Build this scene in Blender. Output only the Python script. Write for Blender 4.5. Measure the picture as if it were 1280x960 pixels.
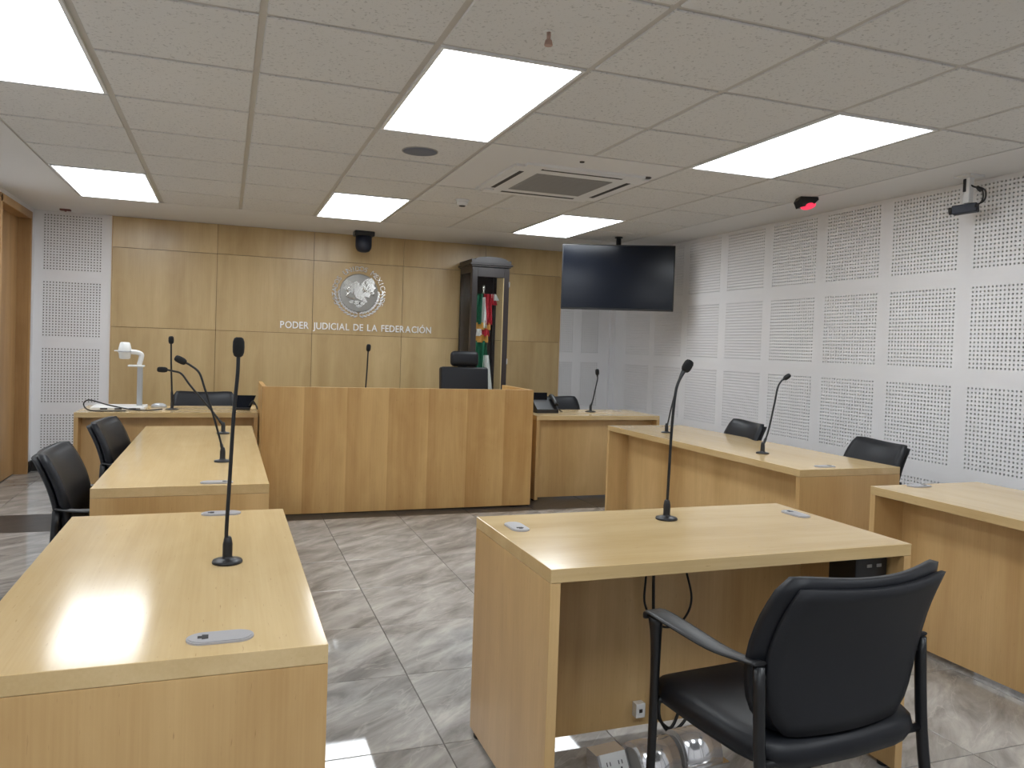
import bpy, bmesh, math, random
from mathutils import Vector, Matrix
random.seed(7)
S = bpy.context.scene
for o in list(bpy.data.objects): bpy.data.objects.remove(o)
COL = S.collection

# ------------------------------------------------------------------ camera
cam_d = bpy.data.cameras.new('camera'); cam = bpy.data.objects.new('camera', cam_d); COL.objects.link(cam)
YAW, PIT, ROL, FPX = .34845, -.024645, .03334, 974.45
fw = Vector((math.sin(YAW)*math.cos(PIT), math.cos(YAW)*math.cos(PIT), math.sin(PIT)))
rt = Vector((math.cos(YAW), -math.sin(YAW), 0)); up = rt.cross(fw)
r2 = rt*math.cos(ROL) + up*math.sin(ROL); u2 = -rt*math.sin(ROL) + up*math.cos(ROL)
cam.matrix_world = Matrix(((r2.x, u2.x, -fw.x, 0), (r2.y, u2.y, -fw.y, 0), (r2.z, u2.z, -fw.z, 1.344), (0, 0, 0, 1)))
cam_d.sensor_width = 36; cam_d.lens = FPX/1280*36
cam_d.shift_x = 5.06/1280; cam_d.shift_y = -22.72/1280
cam_d.clip_start = .02
S.camera = cam
# ------------------------------------------------------------------ world, exposure
w = bpy.data.worlds.new('world'); S.world = w; w.use_nodes = True
w.node_tree.nodes['Background'].inputs[0].default_value = (.5, .5, .5, 1)
w.node_tree.nodes['Background'].inputs[1].default_value = 0.05
S.view_settings.view_transform = 'Standard'; S.view_settings.look = 'None'
S.view_settings.gamma = 1; S.view_settings.use_curve_mapping = False
S.view_settings.exposure = 0.08
PANEL_LIGHT = 10.5          # radiance of the ceiling light panels

# ------------------------------------------------------------------ constants of the room
ZC = 2.4946                # ceiling height
XL, XR, YB, YF = -1.73, 4.46, 8.544, -1.5
GX, GY, GT = -.545, 2.947, .6447      # ceiling grid
FX, FY, FT = .7234, 2.4975, .5737     # floor grid
DH = .75                   # desk height
PI = math.pi

# ------------------------------------------------------------------ materials
MATS = {}
def newmat(name):
    m = bpy.data.materials.new(name); m.use_nodes = True
    nt = m.node_tree; b = nt.nodes['Principled BSDF']; MATS[name] = m
    return m, nt, b
def rgb(*c): return (c[0], c[1], c[2], 1)
def srgb(r, g, b):
    f = lambda v: v/12.92 if v <= .04045 else ((v+.055)/1.055)**2.4
    return (f(r/255), f(g/255), f(b/255), 1)
def plain(name, col, rough=.5, metal=0, spec=.5, coat=0, noise=0, nscale=60, bump=0):
    m, nt, b = newmat(name)
    b.inputs['Base Color'].default_value = col; b.inputs['Roughness'].default_value = rough
    b.inputs['Metallic'].default_value = metal; b.inputs['Specular IOR Level'].default_value = spec
    b.inputs['Coat Weight'].default_value = coat
    if noise or bump:
        tc = nt.nodes.new('ShaderNodeTexCoord'); n = nt.nodes.new('ShaderNodeTexNoise')
        n.inputs['Scale'].default_value = nscale; n.inputs['Detail'].default_value = 4
        nt.links.new(tc.outputs['Object'], n.inputs['Vector'])
        if noise:
            r = nt.nodes.new('ShaderNodeValToRGB')
            r.color_ramp.elements[0].position = .3; r.color_ramp.elements[1].position = .7
            r.color_ramp.elements[0].color = tuple(max(0, c*(1-noise)) for c in col[:3])+(1,)
            r.color_ramp.elements[1].color = tuple(min(1, c*(1+noise)) for c in col[:3])+(1,)
            nt.links.new(n.outputs['Fac'], r.inputs['Fac']); nt.links.new(r.outputs['Color'], b.inputs['Base Color'])
        if bump:
            bp = nt.nodes.new('ShaderNodeBump'); bp.inputs['Strength'].default_value = bump; bp.inputs['Distance'].default_value = .002
            nt.links.new(n.outputs['Fac'], bp.inputs['Height']); nt.links.new(bp.outputs['Normal'], b.inputs['Normal'])
    return m
def wood(name, axis, dark, light, rough=.32, coat=.0, band=1.0, bandscale=2.6, leaf=0):
    """maple veneer: grain along the object's own axis, broad leaf-to-leaf tint across it"""
    m, nt, b = newmat(name); N = nt.nodes; L = nt.links
    tc = N.new('ShaderNodeTexCoord'); oi = N.new('ShaderNodeObjectInfo')
    off = N.new('ShaderNodeVectorMath'); off.operation = 'SCALE'; off.inputs[0].default_value = (13.1, 7.7, 9.3)
    L.new(oi.outputs['Random'], off.inputs['Scale'])
    add = N.new('ShaderNodeVectorMath'); add.operation = 'ADD'
    L.new(tc.outputs['Object'], add.inputs[0]); L.new(off.outputs['Vector'], add.inputs[1])
    def noise(al, ac, detail, dist=0):
        mp = N.new('ShaderNodeMapping'); sc = [ac, ac, ac]; sc[axis] = al
        mp.inputs['Scale'].default_value = sc; L.new(add.outputs[0], mp.inputs['Vector'])
        n = N.new('ShaderNodeTexNoise'); n.inputs['Scale'].default_value = 1; n.inputs['Detail'].default_value = detail
        n.inputs['Distortion'].default_value = dist
        L.new(mp.outputs[0], n.inputs['Vector']); return n.outputs['Fac']
    n1 = noise(.02, bandscale, 1); n2 = noise(.9, 9, 5, .6); n3 = noise(3, 160, 3); n4 = noise(2.5, 6, 3, 1.5)
    def mul(a, k):
        q = N.new('ShaderNodeMath'); q.operation = 'MULTIPLY_ADD'; L.new(a, q.inputs[0]); q.inputs[1].default_value = k; q.inputs[2].default_value = -k*.5; return q.outputs[0]
    def sm(a, c):
        q = N.new('ShaderNodeMath'); q.operation = 'ADD'; L.new(a, q.inputs[0]); L.new(c, q.inputs[1]); return q.outputs[0]
    t = sm(sm(mul(n1, 1.5*band), mul(n2, .75)), sm(mul(n3, .3), mul(n4, .35)))
    if leaf:
        sx = N.new('ShaderNodeSeparateXYZ'); L.new(tc.outputs['Object'], sx.inputs[0])
        dv = N.new('ShaderNodeMath'); dv.operation = 'MULTIPLY_ADD'; L.new(sx.outputs[0], dv.inputs[0]); dv.inputs[1].default_value = 1/leaf; dv.inputs[2].default_value = .42
        fr = N.new('ShaderNodeMath'); fr.operation = 'FRACT'; L.new(dv.outputs[0], fr.inputs[0])
        t = sm(t, mul(fr.outputs[0], .34))
    q = N.new('ShaderNodeMath'); q.operation = 'ADD'; L.new(t, q.inputs[0]); q.inputs[1].default_value = .5
    r = N.new('ShaderNodeValToRGB'); r.color_ramp.elements[0].color = dark; r.color_ramp.elements[1].color = light
    r.color_ramp.elements[0].position = .12; r.color_ramp.elements[1].position = .88
    L.new(q.outputs[0], r.inputs['Fac'])
    # small dark flecks of the maple
    fl = noise(26, 190, 2); rr = N.new('ShaderNodeValToRGB'); rr.color_ramp.elements[0].position = .2; rr.color_ramp.elements[1].position = .3
    rr.color_ramp.elements[0].color = (.72, .66, .6, 1); rr.color_ramp.elements[1].color = (1, 1, 1, 1)
    L.new(fl, rr.inputs['Fac'])
    mx = N.new('ShaderNodeMix'); mx.data_type = 'RGBA'; mx.blend_type = 'MULTIPLY'; mx.inputs['Factor'].default_value = 1
    L.new(r.outputs['Color'], mx.inputs['A']); L.new(rr.outputs['Color'], mx.inputs['B'])
    L.new(mx.outputs['Result'], b.inputs['Base Color'])
    b.inputs['Roughness'].default_value = rough; b.inputs['Coat Weight'].default_value = coat; b.inputs['Coat Roughness'].default_value = .08
    return m
D_, L_ = srgb(182, 144, 92), srgb(218, 184, 130)
wood('maple_top', 0, srgb(192, 162, 112), srgb(220, 194, 148), rough=.135, band=.5)
wood('maple_panel', 2, D_, L_, rough=.3, band=.8)
wood('maple_edge', 0, srgb(205, 168, 114), srgb(226, 192, 140), rough=.4, band=.4)
wood('maple_bench', 2, srgb(176, 132, 76), srgb(216, 178, 118), rough=.36, band=.5, leaf=.325)
wood('maple_wall', 2, srgb(170, 142, 96), srgb(200, 174, 128), rough=.3, band=.8)
wood('oak_door', 2, srgb(148, 112, 70), srgb(188, 150, 102), rough=.4, band=.9)
wood('dark_cabinet', 2, srgb(34, 28, 27), srgb(56, 46, 44), rough=.3, band=.6)
plain('white_wall', srgb(226, 225, 226), .6, noise=.02, nscale=3)
plain('plaster', srgb(218, 217, 216), .7)
plain('felt', srgb(84, 76, 74), .9)
plain('grid_metal', srgb(186, 182, 176), .5)
plain('frame_white', srgb(225, 225, 225), .4)
plain('black_base', srgb(38, 36, 36), .3)
plain('joint_dark', srgb(92, 66, 36), .7)
plain('grout', srgb(92, 88, 84), .8)
plain('black_plastic', srgb(22, 22, 24), .42)
plain('black_foam', srgb(14, 14, 16), .85, bump=.4, nscale=400)
plain('black_vinyl', srgb(16, 18, 24), .45, spec=.35, bump=.12, nscale=500)
plain('black_fabric', srgb(13, 15, 22), .65, bump=.2, nscale=900)
plain('black_metal', srgb(20, 21, 24), .35)
plain('grommet_grey', srgb(168, 166, 168), .35)
plain('grommet_hole', srgb(24, 22, 22), .6)
plain('chrome', rgb(.86, .86, .88), .14, .75)
plain('brushed', rgb(.3, .29, .27), .35, 1)
plain('steel', rgb(.72, .71, .69), .22, 1)
plain('letter_metal', rgb(.93, .92, .9), .3, .85)
plain('polished', rgb(.72, .71, .68), .16, 1)
plain('white_plastic', srgb(230, 230, 228), .35)
plain('silver_plastic', srgb(176, 178, 180), .3, .3)
plain('screen_black', srgb(12, 17, 27), .16, spec=.28)
plain('speaker_grille', srgb(104, 110, 124), .6, noise=.15, nscale=900)
plain('grille_grey', srgb(150, 148, 145), .6)
plain('slot_dark', srgb(52, 50, 50), .7)
plain('flag_green', srgb(14, 96, 66), .7); plain('flag_white', srgb(232, 230, 226), .7); plain('flag_red', srgb(176, 28, 44), .7)
plain('gold', srgb(196, 142, 62), .45, .3); plain('cream', srgb(200, 178, 130), .5)
plain('blue_black', srgb(22, 28, 44), .5); plain('maroon', srgb(110, 62, 60), .5)
plain('cable_black', srgb(18, 18, 19), .5)
plain('tan_sprinkler', srgb(170, 140, 128), .5)
# glass
m, nt, b = newmat('glass')
b.inputs['Base Color'].default_value = (.95, .97, .97, 1); b.inputs['Roughness'].default_value = .02
b.inputs['Transmission Weight'].default_value = 1; b.inputs['IOR'].default_value = 1.06
# emitters
def emit(name, col, st):
    m, nt, b = newmat(name); b.inputs['Base Color'].default_value = (.8, .8, .8, 1)
    b.inputs['Emission Color'].default_value = col; b.inputs['Emission Strength'].default_value = st; return m
emit('light_diffuser', (.9, .955, 1, 1), PANEL_LIGHT)
emit('red_lens', (1, .04, .1, 1), 1.0); MATS['red_lens'].node_tree.nodes['Principled BSDF'].inputs['Base Color'].default_value = (.5, .02, .04, 1)
# marble floor
def marble(name, stops, vein):
    m, nt, b = newmat(name); N = nt.nodes; L = nt.links
    tc = N.new('ShaderNodeTexCoord'); oi = N.new('ShaderNodeObjectInfo')
    off = N.new('ShaderNodeVectorMath'); off.operation = 'SCALE'; off.inputs[0].default_value = (31, 17, 23); L.new(oi.outputs['Random'], off.inputs['Scale'])
    add = N.new('ShaderNodeVectorMath'); add.operation = 'ADD'; L.new(tc.outputs['Object'], add.inputs[0]); L.new(off.outputs[0], add.inputs[1])
    mp = N.new('ShaderNodeMapping'); mp.vector_type = 'TEXTURE'; mp.inputs['Rotation'].default_value = (0, 0, math.radians(38)); mp.inputs['Scale'].default_value = (.9, .27, 1)
    L.new(add.outputs[0], mp.inputs[0])
    n = N.new('ShaderNodeTexNoise'); n.inputs['Scale'].default_value = 2.2; n.inputs['Detail'].default_value = 9; n.inputs['Roughness'].default_value = .62; n.inputs['Distortion'].default_value = .5
    L.new(mp.outputs[0], n.inputs['Vector'])
    r = N.new('ShaderNodeValToRGB'); cr = r.color_ramp
    cr.elements[0].position, cr.elements[0].color = stops[0]; cr.elements[1].position, cr.elements[1].color = stops[-1]
    for p_, c_ in stops[1:-1]:
        e = cr.elements.new(p_); e.color = c_
    L.new(n.outputs['Fac'], r.inputs['Fac'])
    n2 = N.new('ShaderNodeTexNoise'); n2.inputs['Scale'].default_value = 1.5; n2.inputs['Detail'].default_value = 6; n2.inputs['Distortion'].default_value = .8
    L.new(mp.outputs[0], n2.inputs['Vector'])
    a = N.new('ShaderNodeMath'); a.operation = 'SUBTRACT'; L.new(n2.outputs['Fac'], a.inputs[0]); a.inputs[1].default_value = .5
    ab = N.new('ShaderNodeMath'); ab.operation = 'ABSOLUTE'; L.new(a.outputs[0], ab.inputs[0])
    vr = N.new('ShaderNodeValToRGB'); vr.color_ramp.elements[0].position = 0; vr.color_ramp.elements[1].position = .012
    vr.color_ramp.elements[0].color = (vein, vein, vein, 1); vr.color_ramp.elements[1].color = (0, 0, 0, 1)
    L.new(ab.outputs[0], vr.inputs['Fac'])
    mx = N.new('ShaderNodeMix'); mx.data_type = 'RGBA'; mx.inputs['B'].default_value = srgb(205, 200, 192)
    L.new(vr.outputs['Color'], mx.inputs['Factor']); L.new(r.outputs['Color'], mx.inputs['A'])
    L.new(mx.outputs['Result'], b.inputs['Base Color'])
    b.inputs['Roughness'].default_value = .035
    return m
marble('marble_grey', [(.28, srgb(116, 113, 111)), (.42, srgb(146, 143, 140)), (.55, srgb(170, 167, 163)), (.72, srgb(198, 194, 188))], .28)
marble('dark_stone', [(.2, srgb(48, 46, 46)), (.8, srgb(74, 70, 68))], .05)
MATS['dark_stone'].node_tree.nodes['Principled BSDF'].inputs['Roughness'].default_value = .3
MATS['dark_stone'].node_tree.nodes['Principled BSDF'].inputs['Specular IOR Level'].default_value = .25
# ceiling tile: speckled mineral fibre
m, nt, b = newmat('ceiling_fibre'); N = nt.nodes; L = nt.links
tc = N.new('ShaderNodeTexCoord'); n = N.new('ShaderNodeTexNoise'); n.inputs['Scale'].default_value = 85; n.inputs['Detail'].default_value = 4
L.new(tc.outputs['Object'], n.inputs['Vector'])
r = N.new('ShaderNodeValToRGB'); r.color_ramp.elements[0].position = .3; r.color_ramp.elements[1].position = .42
r.color_ramp.elements[0].color = srgb(178, 177, 175); r.color_ramp.elements[1].color = srgb(213, 212, 210)
L.new(n.outputs['Fac'], r.inputs['Fac']); L.new(r.outputs['Color'], b.inputs['Base Color'])
bp = N.new('ShaderNodeBump'); bp.inputs['Strength'].default_value = .35; bp.inputs['Distance'].default_value = .002
L.new(n.outputs['Fac'], bp.inputs['Height']); L.new(bp.outputs['Normal'], b.inputs['Normal']); b.inputs['Roughness'].default_value = .9

# ------------------------------------------------------------------ mesh helpers
def mesh(name, verts, faces, smooth=False):
    me = bpy.data.meshes.new(name); me.from_pydata(verts, [], faces); me.update()
    if smooth:
        for p in me.polygons: p.use_smooth = True
    return me
class MB:
    """collects shapes; build() links them as ONE mesh object"""
    def __init__(s): s.v = []; s.f = []; s.sm = []
    def add(s, vs, fs, smooth=False):
        k = len(s.v); s.v += [tuple(v) for v in vs]; s.f += [tuple(i+k for i in f) for f in fs]; s.sm += [smooth]*len(fs); return s
    def box(s, x0, x1, y0, y1, z0, z1, bev=0):
        if bev <= 0:
            vs = [(x, y, z) for x in (x0, x1) for y in (y0, y1) for z in (z0, z1)]
            return s.add(vs, [(0, 1, 3, 2), (4, 6, 7, 5), (0, 4, 5, 1), (2, 3, 7, 6), (0, 2, 6, 4), (1, 5, 7, 3)])
        bm = bmesh.new(); bmesh.ops.create_cube(bm, size=1)
        for v in bm.verts: v.co = Vector((x0+(v.co.x+.5)*(x1-x0), y0+(v.co.y+.5)*(y1-y0), z0+(v.co.z+.5)*(z1-z0)))
        bmesh.ops.bevel(bm, geom=bm.edges[:], offset=bev, segments=2, affect='EDGES', profile=.5)
        return s.bm(bm)
    def bm(s, bm, smooth=False, M=None):
        bm.verts.index_update()
        vs = [(M @ v.co if M else v.co.copy()) for v in bm.verts]; fs = [[v.index for v in f.verts] for f in bm.faces]
        bm.free(); return s.add(vs, fs, smooth)
    def tube(s, pts, r, n=10, smooth=True, cap=True, flat=None):
        """sweep along pts; r number or list; flat=(a,b) elliptical factors"""
        pts = [Vector(p) for p in pts]; rs = r if isinstance(r, (list, tuple)) else [r]*len(pts)
        vs = []; fs = []; ref = None
        for i, p in enumerate(pts):
            t = (pts[min(i+1, len(pts)-1)]-pts[max(i-1, 0)]).normalized()
            if ref is None:
                ref = Vector((0, 0, 1)) if abs(t.z) < .9 else Vector((0, 1, 0))
            a = (ref - t*ref.dot(t)).normalized(); ref = a; c = t.cross(a)
            fa, fc = flat if flat else (1, 1)
            for k in range(n):
                q = 2*PI*k/n; vs.append(p + a*math.cos(q)*rs[i]*fa + c*math.sin(q)*rs[i]*fc)
        for i in range(len(pts)-1):
            for k in range(n): fs.append((i*n+k, i*n+(k+1) % n, (i+1)*n+(k+1) % n, (i+1)*n+k))
        s.add(vs, fs, smooth)
        if cap:
            k0 = len(s.v)-len(vs)
            s.f += [tuple(k0+k for k in range(n-1, -1, -1)), tuple(k0+(len(pts)-1)*n+k for k in range(n))]; s.sm += [False, False]
        return s
    def lathe(s, prof, n=24, M=None, smooth=True):
        """prof list of (r,z) around Z"""
        vs = []; fs = []
        for r, z in prof:
            for k in range(n):
                q = 2*PI*k/n; p = Vector((r*math.cos(q), r*math.sin(q), z)); vs.append(M @ p if M else p)
        for i in range(len(prof)-1):
            for k in range(n): fs.append((i*n+k, i*n+(k+1) % n, (i+1)*n+(k+1) % n, (i+1)*n+k))
        s.add(vs, fs, smooth)
        k0 = len(s.v)-len(vs)
        s.f += [tuple(k0+k for k in range(n-1, -1, -1)), tuple(k0+(len(prof)-1)*n+k for k in range(n))]; s.sm += [False, False]
        return s
    def prism(s, poly, z0, z1, M=None):
        n = len(poly); vs = [Vector((x, y, z)) for z in (z0, z1) for x, y in poly]
        if M: vs = [M @ v for v in vs]
        fs = [tuple(range(n-1, -1, -1)), tuple(range(n, 2*n))]+[(k, (k+1) % n, n+(k+1) % n, n+k) for k in range(n)]
        return s.add(vs, fs)
    def grid(s, P, smooth=True, wrap=False):
        """P rows of points"""
        nr, nc = len(P), len(P[0]); vs = [p for row in P for p in row]; fs = []
        for i in range(nr-1):
            for j in range(nc-1 if not wrap else nc):
                fs.append((i*nc+j, i*nc+(j+1) % nc, (i+1)*nc+(j+1) % nc, (i+1)*nc+j))
        return s.add(vs, fs, smooth)
    def mesh(s, name):
        me = bpy.data.meshes.new(name); me.from_pydata([tuple(v) for v in s.v], [], s.f)
        me.polygons.foreach_set('use_smooth', s.sm); me.update()
        bm = bmesh.new(); bm.from_mesh(me); bmesh.ops.recalc_face_normals(bm, faces=bm.faces); bm.to_mesh(me); bm.free()
        return me
    def build(s, name, mat, parent=None, **kw): return link(name, s.mesh(name), mat, parent, **kw)
def link(name, me, mat, parent=None, loc=None, rot=None):
    if mat and not me.materials: me.materials.append(MATS[mat])
    o = bpy.data.objects.new(name, me); COL.objects.link(o)
    if parent: o.parent = parent
    if loc: o.location = loc
    if rot: o.rotation_euler = rot
    return o
def tag(o, label, cat, group=None):
    o['label'] = label; o['category'] = cat
    if group: o['group'] = group
    return o
def thing(name, label, cat, loc=(0, 0, 0), rz=0, group=None):
    o = bpy.data.objects.new(name, None); o.empty_display_size = .05; COL.objects.link(o); o.location = loc; o.rotation_euler = (0, 0, rz)
    return tag(o, label, cat, group)
def struct(o): o['kind'] = 'structure'; return o
def sub(o, mod_levels=1):
    m = o.modifiers.new('subsurf', 'SUBSURF'); m.levels = mod_levels; m.render_levels = mod_levels; return o
def copy_thing(root, loc, rz, label, group=None):
    r = root.copy(); COL.objects.link(r); r.location = loc; r.rotation_euler = (0, 0, rz); r['label'] = label
    if group: r['group'] = group
    for ch in root.children:
        c = ch.copy(); COL.objects.link(c); c.parent = r
        for g in ch.children:
            d = g.copy(); COL.objects.link(d); d.parent = c
    return r
def smooth_path(pts, n=6):
    P = [Vector(p) for p in pts]; P = [P[0]*2-P[1]]+P+[P[-1]*2-P[-2]]; out = []
    for i in range(1, len(P)-2):
        for k in range(n):
            t = k/n; a, b_, c, d = P[i-1], P[i], P[i+1], P[i+2]
            out.append(.5*((2*b_)+(c-a)*t+(2*a-5*b_+4*c-d)*t*t+(3*b_-a-3*c+d)*t**3))
    out.append(P[-2]); return out

# ================================================================== ROOM SHELL
# floor: bed of grout with each tile laid on it
floor = struct(MB().box(XL-.2, XR+.1, YF-.1, YB+.1, -.12, -.004).build('floor', 'grout'))
tile_cache = {}
def tile_mesh(w_, d_, mat):
    k = (round(w_, 4), round(d_, 4), mat)
    if k not in tile_cache:
        b = .0012; g = .0017; x, y = w_/2-g, d_/2-g
        vs = [(-x, -y, -.006), (x, -y, -.006), (x, y, -.006), (-x, y, -.006), (-x, -y, -b), (x, -y, -b), (x, y, -b), (-x, y, -b),
              (-x+b, -y+b, 0), (x-b, -y+b, 0), (x-b, y-b, 0), (-x+b, y-b, 0)]
        fs = [(8, 9, 10, 11)]+[(i, (i+1) % 4, 4+(i+1) % 4, 4+i) for i in range(4)]+[(4+i, 4+(i+1) % 4, 8+(i+1) % 4, 8+i) for i in range(4)]
        me = mesh('floor_tile', vs, fs); me.materials.append(MATS[mat]); tile_cache[k] = me
    return tile_cache[k]
def cells(o, t, lo, hi):
    i = math.floor((lo-o)/t+1e-6); out = []
    while o+i*t < hi-1e-6:
        out.append((max(lo, o+i*t), min(hi, o+(i+1)*t), i)); i += 1
    return out
for x0, x1, i in cells(FX, FT, XL-.1, XR):
    for y0, y1, j in cells(FY, FT, YF, YB):
        if x1-x0 < .01 or y1-y0 < .01: continue
        dark = j == 6
        o = link('floor_tile', tile_mesh(x1-x0, y1-y0, 'dark_stone' if dark else 'marble_grey'), None, floor, loc=((x0+x1)/2, (y0+y1)/2, 0))

# walls
wall_back = struct(MB().box(XL-.25, XR+.2, YB+.03, YB+.2, -.1, 2.7).build('wall_back', 'felt'))
wall_right = struct(MB().box(XR+.03, XR+.2, YF-.2, YB+.03, -.1, 2.7).build('wall_right', 'felt'))
wall_front = struct(MB().box(XL-.25, XR+.2, YF-.2, YF, -.1, 2.7).build('wall_front', 'white_wall'))
# left wall with a door opening y 7.42..8.37
DY0, DY1, DZ = 7.36, 8.36, 2.385
mb = MB(); mb.box(XL-.2, XL, YF-.0, DY0-.05, -.1, 2.7); mb.box(XL-.2, XL, DY1+.03, YB+.03, -.1, 2.7); mb.box(XL-.2, XL, DY0-.05, DY1+.03, DZ+.055, 2.7)
wall_left = struct(mb.build('wall_left', 'white_wall'))
# perforated gypsum plates
def perf_mesh(w_, h_, bx0, bx1, bz0, bz1, nx, nz, hole=.0108, depth=.012):
    """plate in XZ, front at y=0 (facing -y); block of holes bx0..bx1, bz0..bz1"""
    vs = []; fs = []
    def q(*p):
        k = len(vs); vs.extend(p); fs.append(tuple(range(k, k+len(p))))
    px = (bx1-bx0)/nx; pz = (bz1-bz0)/nz; h = hole/2
    # margins
    for x0, x1, z0, z1 in ((0, w_, 0, bz0), (0, w_, bz1, h_), (0, bx0, bz0, bz1), (bx1, w_, bz0, bz1)):
        if x1-x0 > 1e-4 and z1-z0 > 1e-4: q((x0, 0, z0), (x1, 0, z0), (x1, 0, z1), (x0, 0, z1))
    for i in range(nx):
        for j in range(nz):
            a0, a1, c0, c1 = bx0+i*px, bx0+(i+1)*px, bz0+j*pz, bz0+(j+1)*pz; cx, cz = (a0+a1)/2, (c0+c1)/2
            k = len(vs)
            vs.extend([(a0, 0, c0), (a1, 0, c0), (a1, 0, c1), (a0, 0, c1), (cx-h, 0, cz-h), (cx+h, 0, cz-h), (cx+h, 0, cz+h), (cx-h, 0, cz+h),
                       (cx-h, depth, cz-h), (cx+h, depth, cz-h), (cx+h, depth, cz+h), (cx-h, depth, cz+h)])
            for e in range(4):
                g = (e+1) % 4; fs.append((k+e, k+g, k+4+g, k+4+e)); fs.append((k+4+e, k+4+g, k+8+g, k+8+e))
    # rim
    q((0, 0, 0), (0, .03, 0), (w_, .03, 0), (w_, 0, 0)); q((0, 0, h_), (w_, 0, h_), (w_, .03, h_), (0, .03, h_))
    q((0, 0, 0), (0, 0, h_), (0, .03, h_), (0, .03, 0)); q((w_, 0, 0), (w_, .03, 0), (w_, .03, h_), (w_, 0, h_))
    me = mesh('acoustic_panel', vs, fs); me.materials.append(MATS['white_wall']); return me
ROWS = [(1.8825, ZC), (1.2425, 1.8825), (.6025, 1.2425), (0, .6025)]
def blk(z0, z1, r): return [(.05, z1-z0-.023), (.0525, .5875), (.0525, .5875), (.03, .55)][r]
PY = .6475
k0 = 3.735                        # joint between plates on the right wall
rmesh = {}
for r, (z0, z1) in enumerate(ROWS):
    b0, b1 = blk(z0, z1, r); rmesh[r] = perf_mesh(PY, z1-z0, .054, .594, b0, b1, 20, 20)
k = -8
while k0+k*PY < 8.2:
    for r, (z0, z1) in enumerate(ROWS):
        link('acoustic_panel', rmesh[r], None, wall_right, loc=(XR, k0+(k+1)*PY, z0), rot=(0, 0, -PI/2))
    k += 1
yend = k0+k*PY
MB().box(XR, XR+.03, yend, YB+.03, 0, ZC).build('plain_strip', 'white_wall', wall_right)
MB().box(XR, XR+.03, YF, k0-8*PY, 0, ZC).build('plain_strip', 'white_wall', wall_right)
for r, (z0, z1) in enumerate(ROWS):
    b0, b1 = blk(z0, z1, r)
    link('acoustic_panel', perf_mesh(.67, z1-z0, .073, .579, b0, b1, 19, 20), None, wall_back, loc=(XL, YB, z0))
    link('acoustic_panel', perf_mesh(.22, z1-z0, .012, .189, b0, b1, 7, 20), None, wall_back, loc=(3.737, YB, z0))
    link('acoustic_panel', perf_mesh(.33, z1-z0, .073, .309, b0, b1, 9, 20), None, wall_back, loc=(3.957, YB, z0))
MB().box(4.287, XR+.03, YB, YB+.03, 0, ZC).build('plain_strip', 'white_wall', wall_back)
MB().box(4.40, XR, YB-.05, YB, 0, ZC).build('corner_bead', 'white_wall', wall_back)
# maple cladding sheets with open joints
xs = [-1.06, -.097, .865, 1.831, 2.784, 3.737]; zs = [.0, .63, 1.412, 2.192, ZC]
MB().box(-1.06, 3.737, YB+.004, YB+.03, 0, ZC).build('cladding_batten', 'joint_dark', wall_back)
for i in range(5):
    for j in range(4):
        g = .002
        MB().box(xs[i]+g, xs[i+1]-g, YB-.014, YB+.004, zs[j]+g, zs[j+1]-g).build('wood_panel', 'maple_wall', wall_back)
MB().box(-1.066, -1.06, YB-.014, YB, 0, ZC).build('edge_strip', 'maple_edge', wall_back)
MB().box(3.737, 3.743, YB-.014, YB, 0, ZC).build('edge_strip', 'maple_edge', wall_back)
struct(MB().box(XL, -1.07, YB-.014, YB, 0, .105, .002).build('baseboard_back', 'black_base'))
struct(MB().box(XL, XL+.012, DY1+.06, YB-.014, 0, .105).build('baseboard_left', 'black_base'))
struct(MB().box(XR-.012, XR, YF, YB, 0, .1).build('baseboard_right', 'black_base'))
# door: leaf recessed in a wood-lined opening
door = struct(MB().box(XL-.135, XL-.1, DY0, DY1, .008, DZ-.0).build('door_1', 'oak_door'))
mb = MB(); mb.tube([(XL-.1, DY0+.08, 1.0), (XL-.05, DY0+.08, 1.0), (XL-.045, DY0+.1, 1.0), (XL-.045, DY0+.2, 1.0)], .01)
mb.build('door_handle', 'steel', door)
mb = MB(); mb.box(XL-.15, XL-.001, DY1, DY1+.03, 0, DZ+.03); mb.box(XL-.15, XL-.001, DY0-.05, DY0, 0, DZ+.03); mb.box(XL-.15, XL-.001, DY0, DY1, DZ, DZ+.055)
struct(mb.build('trim_1', 'oak_door'))
mb = MB(); mb.box(XL-.001, XL+.014, DY1-.002, DY1+.034, 0, DZ+.055, .003); mb.box(XL-.001, XL+.014, DY0-.054, DY0+.002, 0, DZ+.055, .003); mb.box(XL-.001, XL+.014, DY0-.05, DY1+.034, DZ-.002, DZ+.065, .003)
struct(mb.build('trim_2', 'oak_door'))

# ceiling: slab, plaster border, grid bars, one object per tile
ceil = struct(MB().box(XL-.25, XR+.2, YF-.2, YB+.2, 2.56, 2.7).build('ceiling', 'plaster'))
GI0, GI1, GJ0, GJ1 = -1, 7, -6, 7
gx0, gx1, gy0, gy1 = GX+GI0*GT, GX+GI1*GT, GY+GJ0*GT, GY+GJ1*GT
for nm, a in (('plaster_border', (XL-.05, XR, gy1, YB)), ('plaster_border', (XL-.05, gx0, gy0, gy1)), ('plaster_border', (gx1, XR, gy0, gy1)), ('plaster_border', (XL-.05, XR, YF, gy0))):
    MB().box(a[0], a[1], a[2], a[3], ZC, 2.57).build(nm, 'plaster', ceil)
LIGHTS = [(i, j) for j in (-5, 0, 5) for i in (-1, 2, 5)]
occupied = {}
for li, lj in LIGHTS:
    occupied[(li, lj)] = 'l'; occupied[(li, lj+1)] = 'l'
for a in (3, 4):
    for c in (2, 3): occupied[(a, c)] = 'ac'
ZG = ZC+.006
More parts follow.
